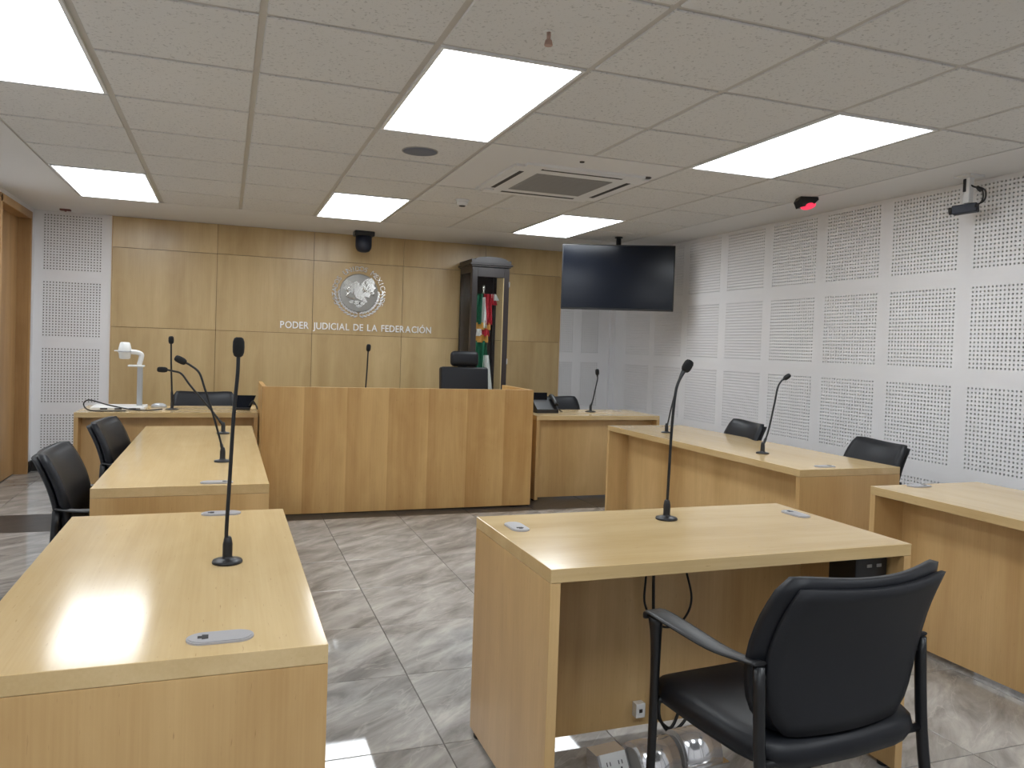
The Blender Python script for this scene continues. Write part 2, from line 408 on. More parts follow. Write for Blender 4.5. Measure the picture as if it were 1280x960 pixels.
for i in range(GI0, GI1+1):
    y = gy0
    x = GX+i*GT
    segs = [(gy0, GY+2*GT), (GY+4*GT, gy1)] if i == 4 else [(gy0, gy1)]
    for a, c in segs: MB().box(x-.0125, x+.0125, a, c, ZG, ZG+.03).build('grid_bar', 'grid_metal', ceil)
for j in range(GJ0, GJ1+1):
    y = GY+j*GT
    for i in range(GI0, GI1):
        k1, k2 = occupied.get((i, j)), occupied.get((i, j-1))
        if k1 and k1 == k2 and (i, j) not in LIGHTS: continue
        MB().box(GX+i*GT+.0125, GX+(i+1)*GT-.0125, y-.0095, y+.0095, ZG, ZG+.03).build('grid_bar', 'grid_metal', ceil)
h = GT/2; e = .013
tv = []
for x, z in ((h-e, .0), (h-e-.003, -.006)): tv += [(-x, -x, z), (x, -x, z), (x, x, z), (-x, x, z)]
tm = mesh('ceiling_tile', tv+[(-h+.002, -h+.002, .002), (h-.002, -h+.002, .002), (h-.002, h-.002, .002), (-h+.002, h-.002, .002)],
          [(4, 7, 6, 5)]+[(k, 4+k, 4+(k+1) % 4, (k+1) % 4) for k in range(4)]+[(8, 9, 10, 11)])
# body of the tile above the grid flange is hidden, so only the tegular lip shows
tm.materials.append(MATS['ceiling_fibre'])
for i in range(GI0, GI1):
    for j in range(GJ0, GJ1):
        if (i, j) in occupied: continue
        link('ceiling_tile', tm, None, ceil, loc=(GX+(i+.5)*GT, GY+(j+.5)*GT, ZC+.006))
# recessed light panels
LBL = {(-1, 0): 'lit white ceiling panel over the long desk row by the door side, mid room', (2, 0): 'lit white ceiling panel next to the round grey speaker, over the witness desk',
       (5, 0): 'lit white ceiling panel near the red-lit sensor and perforated wall', (-1, 5): 'lit white ceiling panel beside the perforated strip near the door',
       (2, 5): 'lit white ceiling panel in front of the dome camera and round seal', (5, 5): 'lit white ceiling panel just in front of the hanging television',
       (-1, -5): 'lit white ceiling panel by the front wall on the door side', (2, -5): 'lit white ceiling panel by the front wall in line with the seal', (5, -5): 'lit white ceiling panel by the front wall beside the perforated wall'}
for li, lj in LIGHTS:
    x0, y0 = GX+li*GT, GY+lj*GT
    t = thing('ceiling_light', LBL[(li, lj)], 'ceiling light', (x0+GT/2, y0+GT, ZC+.004), group='recessed ceiling lights')
    a, c = GT/2-.013, GT-.011
    mb = MB()
    for bx in ((-a, a, -c, -c+.016), (-a, a, c-.016, c), (-a, -a+.016, -c+.016, c-.016), (a-.016, a, -c+.016, c-.016)): mb.box(*bx, -.008, .04)
    mb.build('frame', 'frame_white', t)
    MB().box(-a+.016, a-.016, -c+.016, c-.016, -.003, .012).build('diffuser', 'light_diffuser', t)

# ================================================================== DESKS
def desk(name, label, cx, cy, L, D, rz, grommets=(), group='maple veneer desks', recess=.17, bottom=.03):
    """local: length X, depth Y, public side at +Y"""
    t = thing(name, label, 'desk', (cx, cy, 0), rz, group)
    T = .038; p = .03
    MB().box(-L/2, L/2, -D/2, D/2, DH-T, DH, .0015).build('desk_top', 'maple_top', t)
    for s in (-1, 1):
        x = s*(L/2-p/2)
        ep = MB().box(x-p/2, x+p/2, -D/2, D/2, .012, DH-T-.0008, .001).build('end_panel', 'maple_panel', t)
        for y in (-D/2+.06, D/2-.06): MB().lathe([(.017, 0), (.02, .004), (.02, .0125)], 12, Matrix.Translation((x, y, 0))).build('glide_foot', 'black_plastic', ep)
    y = D/2-recess
    MB().box(-L/2+p, L/2-p, y-.02, y, bottom, DH-T).build('modesty_panel', 'maple_panel', t)
    for gx, gy, gr, flip in grommets:
        # gx, gy in local coordinates, gr rotation; oblong cover with a cable notch
        pts = []
        for k in range(13): q = -PI/2+PI*k/12; pts.append((.033+.03*math.cos(q), .03*math.sin(q)))
        for k in range(13): q = PI/2+PI*k/12; pts.append((-.033+.03*math.cos(q), .03*math.sin(q)))
        M = Matrix.Translation((gx, gy, 0)) @ Matrix.Rotation(gr, 4, 'Z')
        g = MB().prism(pts, DH, DH+.004, M).prism([(x_*.93, y_*.9) for x_, y_ in pts], DH+.004, DH+.0055, M).build('cable_grommet', 'grommet_grey', t)
        s = -1 if flip else 1
        np_ = [(s*x_, y_) for x_, y_ in ((.022, -.01), (.034, -.012), (.034, -.006), (.042, -.006), (.042, .006), (.034, .006), (.034, .012), (.022, .01))]
        MB().prism(np_, DH+.0055, DH+.0062, M).build('cable_notch', 'grommet_hole', g)
    return t
# near left desk, public side to +X (rz=-90): local x = -world y, local y = world x
nl_c = (-.124, 2.178); desk('desk', 'short maple desk whose top mirrors a ceiling light, single tall microphone', *nl_c, 1.285, .655, -PI/2,
     [(2.178-1.62, .004+.124, PI/2, True), (2.178-2.775, .124, PI/2, True)])
ml_c = (-.145, 4.43); desk('long_desk', 'long maple desk with two bent microphones and black chairs beside the door', *ml_c, 2.22, .655, -PI/2,
     [(4.43-3.375, .145-.02, PI/2, False)])
ce_c = (1.468, 2.235); desk('witness_desk', 'maple desk facing the judge bench with black armchair drawn up', *ce_c, 1.267, .66, 0,
     [(-.552, .15, PI/2, True), (.56, .13, PI/2, False)])
rm_c = (3.185, 4.39); desk('long_desk', 'long maple desk with two microphones along the perforated wall', *rm_c, 2.19, .68, PI/2,
     [(-(4.39-3.37), -(3.072-3.185), PI/2, True)])
rn_c = (3.19, 2.185); desk('desk', 'short maple desk at the near end of the perforated wall', *rn_c, 1.285, .68, PI/2,
     [(2.775-2.185, .10, PI/2, True)])
bl_c = (-.392, 6.83); desk('clerk_desk', 'maple desk carrying the white document camera beside the judge bench', *bl_c, 1.30, .66, PI, recess=.12)
br_c = (3.178, 6.61); desk('clerk_desk', 'maple desk carrying the black telephone beside the judge bench', *br_c, 1.225, .66, PI, [(-.45, -.2, PI/2, False)], recess=.1, bottom=.015)

# judge's bench
bx0, bx1, by = .268, 2.455, 6.1
t = thing('judge_bench', 'wide maple judge bench with plain vertical-grain front', 'bench', ((bx0+bx1)/2, by, 0)); hw = (bx1-bx0)/2
MB().box(-hw, hw, 0, .03, .012, .985, .0015).build('front_panel', 'maple_bench', t)
for s in (-1, 1): MB().box(s*(hw-.015)-.015, s*(hw-.015)+.015, .031, .72, .012, .985, .0015).build('side_panel', 'maple_bench', t)
MB().box(-hw+.031, hw-.031, .032, .74, .72, .75).build('worktop', 'maple_top', t)
MB().box(-hw+.04, hw-.04, .06, .66, 0, .012).build('plinth', 'black_base', t)
# low item on the bench: paper tray whose rim shows above the front
mb = MB(); mb.box(-.13, .13, -.17, .17, 0, .004); mb.box(-.13, -.126, -.17, .17, .004, .1); mb.box(.126, .13, -.17, .17, .004, .1); mb.box(-.126, .126, .166, .17, .004, .1)
tr = mb.build('paper_tray', 'silver_plastic', loc=(.95, 6.62, .75)); tag(tr, 'small grey paper tray behind the judge bench front', 'tray')

# ================================================================== CHAIRS
def back_profile(v):
    # half width by height fraction: rounded bottom, broad middle, flared top corners
    pts = [(0, .15), (.05, .195), (.12, .228), (.22, .25), (.38, .264), (.55, .268), (.75, .261), (.9, .252), (.965, .244), (1, .228)]
    for (a, b_), (c, d) in zip(pts, pts[1:]):
        if v <= c: return b_+(d-b_)*(v-a)/(c-a)
    return pts[-1][1]
def make_armchair(label, loc, rz):
    t = thing('armchair', label, 'chair', loc, rz, 'black armchairs')
    Z0, Z1 = .455, .866
    def surf(u, v, off):
        hw_ = back_profile(v); x = u*hw_
        z = Z0+(Z1-Z0)*v - (.014*(1-u*u) if v > .0 else 0)*max(0, (v-.6)/.4)**1.5 - .007*max(0, (v-.7)/.3)*abs(u)**8
        y = -.215-.02*v-.085*v*v + .045*u*u*(.6+.4*v) + .018*math.sin(v*PI)
        return Vector((x, y+off, z))
    def pad(o0, o1, sc, inset, nu=14, nv=12):
        # closed cushion between offsets o0 (rear) and o1 (front)
        F = [[None]*(nu+1) for _ in range(nv+1)]; B = [[None]*(nu+1) for _ in range(nv+1)]
        for j in range(nv+1):
            for i in range(nu+1):
                u = -1+2*i/nu; v = inset+(1-2*inset)*j/nv; ed = min(1, min(1-abs(u), v*1.6, (1-v)*1.6)/.22+.0)
                bulge = .5+.5*math.sqrt(max(0, 1-(1-ed)**2))
                p = surf(u*sc, v, 0); m_ = (o0+o1)/2
                F[j][i] = p+Vector((0, m_+(o1-m_)*bulge, 0)); B[j][i] = p+Vector((0, m_-(m_-o0)*bulge, 0))
        mb = MB(); mb.grid(F); mb.grid(B)
        rim = [(0, i) for i in range(nu)]+[(j, nu) for j in range(nv)]+[(nv, i) for i in range(nu, 0, -1)]+[(j, 0) for j in range(nv, 0, -1)]; rim.append(rim[0])
        mb.grid([[F[j][i] for j, i in rim], [B[j][i] for j, i in rim]])
        return mb
    def weld(o):
        bm = bmesh.new(); bm.from_mesh(o.data); bmesh.ops.remove_doubles(bm, verts=bm.verts, dist=.0004); bmesh.ops.recalc_face_normals(bm, faces=bm.faces)
        bm.to_mesh(o.data); bm.free(); return o
    weld(pad(-.002, .045, 1.0, .0).build('backrest', 'black_vinyl', t))
    weld(pad(-.022, .002, .925, .05).build('back_shell', 'black_fabric', t))
    # seat cushion: rounded square, waterfall front
    n = 28; rows = []
    prof = [(.0, .395), (.8, .398), (.96, .41), (1.0, .432), (.985, .452), (.93, .466), (.8, .473), (.4, .47), (0, .466)]
    for sc, z in prof:
        row = []
        for k in range(n):
            q = 2*PI*k/n; c, s = math.cos(q), math.sin(q); ex = .42
            x = .277*math.copysign(abs(c)**ex, c)*sc; y = .255*math.copysign(abs(s)**ex, s)*sc
            x *= 1-.04*max(0, -y/.25)
            zz = z-.03*max(0, (y-.1)/.15)**2+.006*(abs(x)/.25)**2
            row.append(Vector((x, y+.005, zz)))
        rows.append(row)
    MB().grid(rows, wrap=True).build('seat', 'black_vinyl', t)
    # side frames: front leg with arm, rear leg
    for s in (-1, 1):
        MB().tube(smooth_path([(s*.283, .17, .003), (s*.286, .155, .3), (s*.292, .145, .55), (s*.3, .14, .655)], 4), [.012]*7+[.0125, .0135, .0145, .016, .018, .021][:6], 10, flat=(1.2, .85)).build('leg', 'black_metal', t)
        MB().tube(smooth_path([(s*.268, -.30, .003), (s*.266, -.25, .2), (s*.264, -.215, .42), (s*.264, -.2, .65)], 4), .0125, 10, flat=(1.25, .9)).build('leg', 'black_metal', t)
        arm = smooth_path([(s*.301, .168, .643), (s*.301, .155, .662), (s*.302, .125, .668), (s*.298, .03, .662), (s*.285, -.08, .65), (s*.272, -.15, .65), (s*.264, -.205, .656)], 4)
        P = []
        for k, p in enumerate(arm):
            f = k/(len(arm)-1); wd = .018+.014*math.sin(PI*min(1, f*1.15)) ; th = .0045
            tn = (arm[min(k+1, len(arm)-1)]-arm[max(k-1, 0)]).normalized(); ax = Vector((1, 0, 0)); nn = ax.cross(tn).normalized()
            P.append([p+ax*a*wd+nn*c*th for a, c in ((-1, -.4), (-.7, -1), (.7, -1), (1, -.4), (1, .4), (.7, 1), (-.7, 1), (-1, .4))])
        mb = MB(); mb.grid(P, wrap=True); mb.f += [tuple(range(7, -1, -1)), tuple(len(mb.v)-8+k for k in range(8))]; mb.sm += [False]*2
        mb.build('armrest', 'black_plastic', t)
    mb = MB()
    mb.tube([(-.285, .15, .425), (.285, .15, .425)], .01); mb.tube([(-.262, -.21, .425), (.262, -.21, .425)], .01)
    for s in (-1, 1): mb.tube([(s*.2, .15, .425), (s*.2, -.21, .425)], .011)
    mb.build('seat_frame', 'black_metal', t)
    for s in (-1, 1): MB().tube([(s*.262, -.195, .62), (s*.2, -.195, .62)], .009, 8).build('back_mount', 'black_metal', t)
    return t
ch = make_armchair('black armchair drawn up to the witness desk, back turned', (1.383, 1.645, 0), math.radians(5))
copy_thing(ch, (-.40, 3.68, 0), -PI/2, 'black armchair tucked under the long desk, nearer the short desk with the mirrored light')
copy_thing(ch, (-.37, 4.83, 0), math.radians(-95), 'black armchair tucked under the long desk, nearer the document camera')
copy_thing(ch, (-.37, 2.03, 0), -PI/2, 'black armchair at the short desk with the tall straight microphone')
copy_thing(ch, (3.33, 4.76, 0), math.radians(78), 'black armchair behind the wall-side long desk, closer to the television')
copy_thing(ch, (3.42, 3.63, 0), math.radians(78), 'black armchair behind the wall-side long desk, at its grommet end')
copy_thing(ch, (-.165, 7.14, 0), PI, 'black armchair behind the clerk desk with the document camera')
copy_thing(ch, (3.14, 7.0, 0), PI, 'black armchair behind the clerk desk with the telephone')

# judge's high-back chair
t = thing('office_chair', 'high-back black leather judge chair with separate headrest', 'chair', (2.2, 7.0, 0), PI)
def cushion(x0, x1, y0, y1, z0, z1, bev, name, mat, seg=4, taper=0):
    bm = bmesh.new(); bmesh.ops.create_cube(bm, size=1)
    for v in bm.verts: v.co = Vector((x0+(v.co.x+.5)*(x1-x0), y0+(v.co.y+.5)*(y1-y0), z0+(v.co.z+.5)*(z1-z0)))
    bmesh.ops.bevel(bm, geom=bm.edges[:], offset=bev, segments=seg, affect='EDGES', profile=.5)
    mb = MB(); mb.bm(bm, True); return mb.build(name, mat, t)
cushion(-.25, .25, -.24, .27, .44, .53, .035, 'seat', 'black_vinyl')
o = cushion(-.24, .24, -.05, .05, -.32, .3, .022, 'backrest', 'black_vinyl'); o.location = (0, -.29, .83); o.rotation_euler = (math.radians(6), 0, 0)
o = cushion(-.14, .14, -.045, .045, -.075, .075, .04, 'headrest', 'black_vinyl'); o.location = (0, -.31, 1.21); o.rotation_euler = (math.radians(4), 0, 0)
MB().box(-.03, .03, -.335, -.315, 1.08, 1.2, .004).build('headrest_stem', 'black_plastic', t)
for s in (-1, 1):
    MB().tube(smooth_path([(s*.2, -.05, .46), (s*.29, -.05, .47), (s*.3, -.05, .6), (s*.3, -.05, .68)]), .016).build('arm_post', 'black_plastic', t)
    MB().box(s*.3-.035, s*.3+.035, -.17, .12, .68, .71, .01).build('armrest', 'black_plastic', t)
MB().lathe([(.05, .1), (.03, .13), (.028, .44)], 16).build('gas_column', 'chrome', t)
for k in range(5):
    q = 2*PI*k/5+.3; leg = MB().tube([(0, 0, .1), (.29*math.cos(q), .29*math.sin(q), .075)], [.028, .016], 8).build('base_leg', 'black_plastic', t)
    M = Matrix.Translation((.29*math.cos(q), .29*math.sin(q), .03)) @ Matrix.Rotation(q, 4, 'Z') @ Matrix.Rotation(PI/2, 4, 'X')
    MB().lathe([(.02, -.022), (.03, -.018), (.03, .018), (.02, .022)], 14, M).build('caster', 'black_plastic', leg)

# ================================================================== MICROPHONES
def mic(label, x, y, path, head, rad=.0052, hr=.0145, hl=.05, br=.038, z=DH):
    """path: (x,z) points of the gooseneck in the plane of y; head: (x,z) centre of capsule"""
    t = thing('gooseneck_microphone', label, 'microphone', (x, y, z), group='gooseneck microphones')
    b = MB().lathe([(br, 0), (br*1.02, .003), (br*.97, .0075), (br*.55, .0105), (.0135, .013), (.0125, .018), (.0125, .05), (.0095, .066), (rad*1.15, .07)], 28).build('base', 'black_plastic', t)
    pts = [Vector((0, 0, .05))]+[Vector((px-x, 0, pz-z)) for px, pz in path if pz-z > .075]
    hv = Vector((head[0]-x, 0, head[1]-z)); d = (hv-pts[-1]).normalized()
    sp = smooth_path(pts+[hv-d*hl*.45], 6)
    n = len(sp); rs = [rad*(1.0 if i > n*.12 else 1.5) for i in range(n)]
    rs = [r_*(1.35 if i > n*.86 else 1) for i, r_ in enumerate(rs)]
    MB().tube(sp, rs, 10).build('gooseneck', 'black_metal', t)
    M = Matrix.Translation(hv) @ d.to_track_quat('Z', 'Y').to_matrix().to_4x4(); a = hl/2
    MB().lathe([(hr*.5, -a), (hr*.8, -a*.85), (hr, -a*.5), (hr*1.04, 0), (hr, a*.55), (hr*.8, a*.88), (hr*.45, a)], 18, M).build('capsule', 'black_foam', t)
    return t
mic('tall straight microphone on the short desk that mirrors a ceiling light', .018, 2.168, [(.014, .83), (.019, .969), (.025, 1.138), (.032, 1.243), (.033, 1.29)], (.033, 1.319), hl=.052)
mic('microphone bent toward the door on the long desk, nearer its grommet end', 0, 3.945, [(-.009, .84), (-.048, .98), (-.086, 1.097), (-.112, 1.172), (-.152, 1.207), (-.176, 1.22)], (-.195, 1.23), hl=.055, hr=.016)
mic('microphone bent almost flat at the far end of the long desk', 0, 5.096, [(-.025, .834), (-.1, .93), (-.193, 1.043), (-.244, 1.113), (-.289, 1.129), (-.324, 1.136)], (-.351, 1.137), hl=.058, hr=.0165, rad=.006)
mic('straight microphone beside the document camera', -.389, 6.773, [(-.396, .955), (-.402, 1.1), (-.406, 1.262)], (-.407, 1.307), rad=.007, hl=.062, hr=.02, br=.05)
mic('microphone on the witness desk with tilted capsule', 1.487, 2.392, [(1.488, .83), (1.494, 1.061), (1.503, 1.189), (1.514, 1.237), (1.536, 1.275)], (1.549, 1.296), hl=.046, hr=.0165)
mic('microphone at the far end of the wall-side long desk', 3.06, 4.968, [(3.071, .83), (3.093, .933), (3.127, 1.069), (3.157, 1.17), (3.19, 1.243)], (3.207, 1.266), hl=.05, rad=.0055)
mic('microphone in the middle of the wall-side long desk', 3.061, 3.879, [(3.095, .881), (3.133, 1.05), (3.152, 1.148), (3.179, 1.192)], (3.218, 1.216), hl=.05, rad=.0055)
mic('slender microphone beside the black telephone', 3.27, 6.669, [(3.293, .869), (3.319, .998), (3.333, 1.063)], (3.327, 1.131), hl=.06, rad=.006, hr=.018, br=.05)
mic('microphone rising behind the judge bench front', 1.085, 6.45, [(1.089, .83), (1.098, .956), (1.106, 1.12), (1.11, 1.25)], (1.113, 1.296), rad=.006, hl=.06, hr=.018)

# ================================================================== THINGS ON THE CLERK DESKS
t = thing('document_camera', 'white document camera on grey column with flat base', 'document camera', (-.63, 6.83, DH))
b = MB().box(-.33, .05, -.17, .12, 0, .028, .008).build('base_plate', 'white_plastic', t)
for k in range(3): MB().box(-.26+.1*k, -.21+.1*k, -.172, -.169, .008, .02).build('port', 'slot_dark', b)
MB().box(-.035, .02, -.172, -.168, .006, .022).build('port_strip', 'grille_grey', b)
MB().box(-.022, .018, -.02, .02, .028, .34, .004).build('column', 'silver_plastic', t)
MB().box(-.09, .03, -.035, .035, .335, .35, .006).build('column_cap', 'white_plastic', t)
MB().tube(smooth_path([(-.01, 0, .35), (.0, 0, .39), (.005, 0, .43), (-.02, 0, .447), (-.06, 0, .452), (-.1, 0, .455)]), .014, 10, flat=(1, 1.4)).build('arm', 'white_plastic', t)
hd = MB().lathe([(.03, -.065), (.04, -.06), (.045, -.02), (.05, -.01), (.05, .0), (.046, .02), (.036, .062), (.028, .068)], 20, Matrix.Translation((-.115, 0, .46))).build('camera_head', 'white_plastic', t)
MB().lathe([(.052, -.002), (.052, .008)], 20, Matrix.Translation((-.115, 0, .452))).build('head_ring', 'silver_plastic', hd)
MB().box(-.19, -.15, -.02, .02, .455, .463, .003).build('head_lever', 'white_plastic', t)
tag(MB().tube(smooth_path([(-.46, 6.73, .757), (-.56, 6.62, .757), (-.68, 6.62, .765), (-.83, 6.6, .80), (-.95, 6.6, .835), (-1.0, 6.66, .81), (-.985, 6.62, .775), (-.93, 6.57, .757), (-.8, 6.55, .757), (-.7, 6.57, .757)], 8), .005, 8).build('cable', 'cable_black'),
    'black cable looped over the document camera base', 'cable')
mb = MB(); rows = []
for sc, z in ((1, 0), (1.05, .01), (.9, .024), (.5, .034), (.05, .036)): rows.append([Vector((.058*sc*math.cos(2*PI*k/18), .034*sc*math.sin(2*PI*k/18), z)) for k in range(18)])
mb.grid(rows, wrap=True); o = mb.build('computer_mouse', 'silver_plastic', loc=(-.5, 6.98, DH)); tag(o, 'grey computer mouse between document camera and microphone', 'mouse')
# tablet terminal
t = thing('display_terminal', 'small black tilted display terminal against the judge bench side', 'display', (.165, 6.8, DH))
MB().box(-.09, .04, -.06, .08, 0, .02, .005).build('stand', 'black_plastic', t)
mb = MB(); M = Matrix.Translation((-.0, 0, .065)) @ Matrix.Rotation(math.radians(-28), 4, 'X'); mb.prism([(-.075, -.055), (.045, -.055), (.085, .055), (-.065, .055)], -.008, .008, M @ Matrix.Rotation(PI/2, 4, 'X'))
mb.build('screen', 'screen_black', t)
mb = MB()
for k in range(3): mb.tube(smooth_path([(.03, -.02-.01*k, .03), (.06, -.03, .05+.012*k), (.085, -.05, .04), (.095, -.09+.01*k, .012)], 5), .005, 6)
mb.build('lead', 'cable_black', t)
# telephone
t = thing('desk_telephone', 'black office telephone beside the judge bench end', 'telephone', (2.77, 6.6, DH+.0005))
mb = MB(); mb.add([(-.105, -.08, 0), (.105, -.08, 0), (.105, .1, 0), (-.105, .1, 0), (-.105, -.08, .035), (.105, -.08, .035), (.105, .07, .13), (-.105, .07, .13), (-.105, .1, .13), (.105, .1, .13)],
                  [(0, 3, 2, 1), (0, 1, 5, 4), (4, 5, 6, 7), (7, 6, 9, 8), (2, 3, 8, 9), (0, 4, 7, 8, 3), (1, 2, 9, 6, 5)]); mb.build('body', 'black_plastic', t)
M = Matrix.Translation((-.02, .075, .145)) @ Matrix.Rotation(math.radians(20), 4, 'X')
mb = MB(); mb.box(-.08, .06, -.006, .006, -.035, .035, .003); o = mb.build('display_flap', 'screen_black', t); o.location = (-.02, .05, .145)
mb = MB(); mb.tube(smooth_path([(.085, -.07, .075), (.085, -.05, .1), (.085, .03, .145), (.085, .06, .15)], 5), [.02]*4*0 or .018, 10, flat=(1, 1.3)); mb.build('handset', 'black_plastic', t)
MB().tube(smooth_path([(.1, .0, .03), (.13, -.03, .035), (.15, -.01, .02), (.17, .02, .012), (.19, .03, .006)], 6), .006, 8).build('coiled_cord', 'cable_black', t)

# ================================================================== UNDER THE WITNESS DESK
t = thing('power_box', 'black outlet box fixed under the witness desk top', 'power box', (2.03, 2.02, .59))
MB().box(-.1, .03, -.06, .06, 0, .12, .004).build('housing', 'black_plastic', t)
for k in range(2): MB().box(-.055+.04*k, -.035+.04*k, -.0615, -.0595, .075, .085).build('socket', 'grille_grey', t)
for i, (cx, cy) in enumerate(((1.325, 2.17), (1.50, 2.20))):
    t = thing('floor_outlet', ['chrome half-barrel floor outlet next to the white duplex outlet', 'chrome half-barrel floor outlet deeper under the witness desk'][i], 'floor outlet', (cx, cy, 0), math.radians(4), 'chrome floor outlets')
    pl = [(.075*math.cos(PI*k/16), .09*math.sin(PI*k/16)) for k in range(17)]
    M = Matrix(((0, 0, 1, 0), (1, 0, 0, 0), (0, 1, 0, 0), (0, 0, 0, 1)))
    mb = MB(); n = len(pl); rows = [[M @ Vector((a, c, x)) for a, c in pl] for x in (-.07, .07)]; mb.grid(rows); mb.f += [tuple(range(n)), tuple(range(2*n-1, n-1, -1)), (0, n, 2*n-1, n-1)]; mb.sm += [False]*3
    mb.build('barrel_cover', 'chrome', t)
    MB().box(-.085, .085, -.09, .09, 0, .004).build('floor_flange', 'steel', t)
    MB().prism([(a*.8, c*.8) for a, c in pl], -.072, -.0702, M).build('end_plate', 'grille_grey', t)
t = thing('floor_outlet', 'white duplex outlet in a tilted floor box under the witness desk', 'floor outlet', (1.19, 2.2, 0), math.radians(6))
M = Matrix(((0, 0, 1, 0), (1, 0, 0, 0), (0, 1, 0, 0), (0, 0, 0, 1)))
MB().prism([(-.045, .0), (.05, 0), (.05, .055), (-.01, .055)], -.055, .055, M).build('housing', 'chrome', t)
mb = MB(); o = mb.box(-.048, .048, -.033, .033, 0, .004, .001).build('outlet_plate', 'white_plastic', t); o.location = (0, -.0285, .0285); o.rotation_euler = (math.radians(58), 0, 0)
for k in (-1, 1):
    for s in (-1, 1): MB().box(k*.022+s*.006-.0015, k*.022+s*.006+.0015, -.004, .008, .004, .0045).build('slot', 'slot_dark', o)
    MB().lathe([(.003, .004), (.003, .0045)], 10, Matrix.Translation((k*.022, -.014, 0))).build('slot', 'slot_dark', o)
tag(MB().tube(smooth_path([(1.41, 2.33, .705), (1.406, 2.33, .579), (1.416, 2.33, .347), (1.425, 2.33, .15), (1.44, 2.33, .08), (1.49, 2.325, .03), (1.525, 2.33, .075), (1.525, 2.33, .125), (1.49, 2.335, .155), (1.455, 2.335, .13), (1.45, 2.325, .07), (1.49, 2.32, .018), (1.54, 2.315, .05), (1.565, 2.325, .09), (1.60, 2.335, .105), (1.635, 2.345, .115)], 8), .0055, 8).build('cable', 'cable_black'),
    'black cable coiled low against the witness desk modesty panel', 'cable')
tag(MB().tube(smooth_path([(1.525, 2.34, .705), (1.537, 2.34, .6), (1.569, 2.34, .48), (1.545, 2.34, .41), (1.488, 2.34, .382), (1.43, 2.345, .40), (1.385, 2.345, .47), (1.385, 2.345, .56), (1.395, 2.345, .705)], 8), .004, 8).build('cable', 'cable_black'),
    'black cable loop hanging just below the witness desk top', 'cable')
for i, x in enumerate((1.385, 1.655)):
    t = thing('cable_jack', ['small white cable jack behind the armchair front leg', 'small white cable jack where the coiled cable ends'][i], 'jack', (x, 2.375, .095))
    MB().box(-.018, .018, -.03, 0, -.025, .025, .002).build('plate', 'white_plastic', t); MB().box(-.006, .006, -.0315, -.0295, -.006, .006).build('port', 'slot_dark', t)

# ================================================================== BACK WALL
# metal lettering
def glyph_mesh(ch_, size, depth, bold=0):
    cu = bpy.data.curves.new('glyph', 'FONT'); cu.body = ch_; cu.size = size; cu.extrude = depth/2; cu.resolution_u = 3; cu.offset = bold
    o = bpy.data.objects.new('glyph', cu); COL.objects.link(o)
    bpy.context.view_layer.update()
    me = bpy.data.meshes.new_from_object(o.evaluated_get(bpy.context.evaluated_depsgraph_get()))
    bpy.data.objects.remove(o); bpy.data.curves.remove(cu)
    return me
TXT = 'PODER JUDICIAL DE LA FEDERACIÓN'
t = thing('wall_lettering', 'polished metal letters spelling PODER JUDICIAL DE LA FEDERACIÓN', 'lettering', (.537, YB-.014, 1.462))
adv = 0; items = []
for c in TXT:
    if c == ' ': adv += .04; continue
    me = glyph_mesh(c, .104, .012, .001); xs_ = [v.co.x for v in me.vertices]; items.append((me, adv-min(xs_))); adv += max(xs_)-min(xs_)+.012
sc = 1.627/(adv-.012)
for me, x in items:
    me.materials.append(MATS['letter_metal']); o = link('letter', me, None, t); o.location = (x*sc, -.008, 0); o.rotation_euler = (PI/2, 0, 0); o.scale = (sc, 1, 1)
# round seal
t = thing('wall_seal', 'round polished metal eagle seal above the lettering', 'emblem', (1.35, YB-.014, 1.87)); t.scale = (1.1, 1, 1.1)
RX = Matrix.Rotation(PI/2, 4, 'X')
disc = MB().lathe([(.19, .0), (.19, .008), (.182, .012)], 56, RX).build('seal_disc', 'brushed', t)
RING = 'ESTADOS UNIDOS MEXICANOS'; n = len(RING)
for k, c in enumerate(RING):
    if c == ' ': continue
    me = glyph_mesh(c, .07, .008); xs_ = [v.co.x for v in me.vertices]; mx_ = (min(xs_)+max(xs_))/2
    for v in me.vertices: v.co.x -= mx_
    me.materials.append(MATS['polished'])
    a = math.radians(205-230*k/(n-1)); R_ = .215
    o = link('letter', me, None, t); o.location = (R_*math.cos(a), -.008, R_*math.sin(a)); o.rotation_euler = (PI/2, -(a-PI/2), 0)
def relief(name, poly, z0, z1, mat='polished'): return MB().prism(poly, z0, z1, RX).build(name, mat, disc)
# eagle in left profile: head, body, raised wing, tail; serpent; cactus pads
relief('wing', [(-.01, .02), (.02, .09), (.06, .14), (.12, .155), (.15, .12), (.145, .07), (.165, .06), (.14, .03), (.15, .0), (.11, -.01), (.1, -.04), (.05, -.03)], .012, .022)
for k in range(6): MB().tube([RX @ Vector((.03+.01*k, .0+.005*k, .022)), RX @ Vector((.06+.018*k, .12-.028*k, .024))], .005, 6).build('feather', 'polished', disc)
relief('body', [(-.06, .1), (-.03, .115), (0, .1), (.01, .06), (.03, .03), (.05, -.03), (.08, -.08), (.02, -.07), (-.03, -.05), (-.05, -.01), (-.05, .05), (-.075, .06), (-.09, .045), (-.1, .07), (-.085, .09)], .012, .026)
relief('wing', [(-.05, .05), (-.08, .1), (-.12, .13), (-.15, .1), (-.14, .06), (-.16, .04), (-.13, .02), (-.13, -.01), (-.09, .0), (-.06, -.01)], .012, .02)
MB().tube([RX @ Vector(p) for p in smooth_path([(-.095, .055, .028), (-.12, .03, .028), (-.1, 0, .028), (-.125, -.03, .028), (-.09, -.05, .028), (-.05, -.06, .03)], 6)], .007, 8).build('serpent', 'polished', disc)
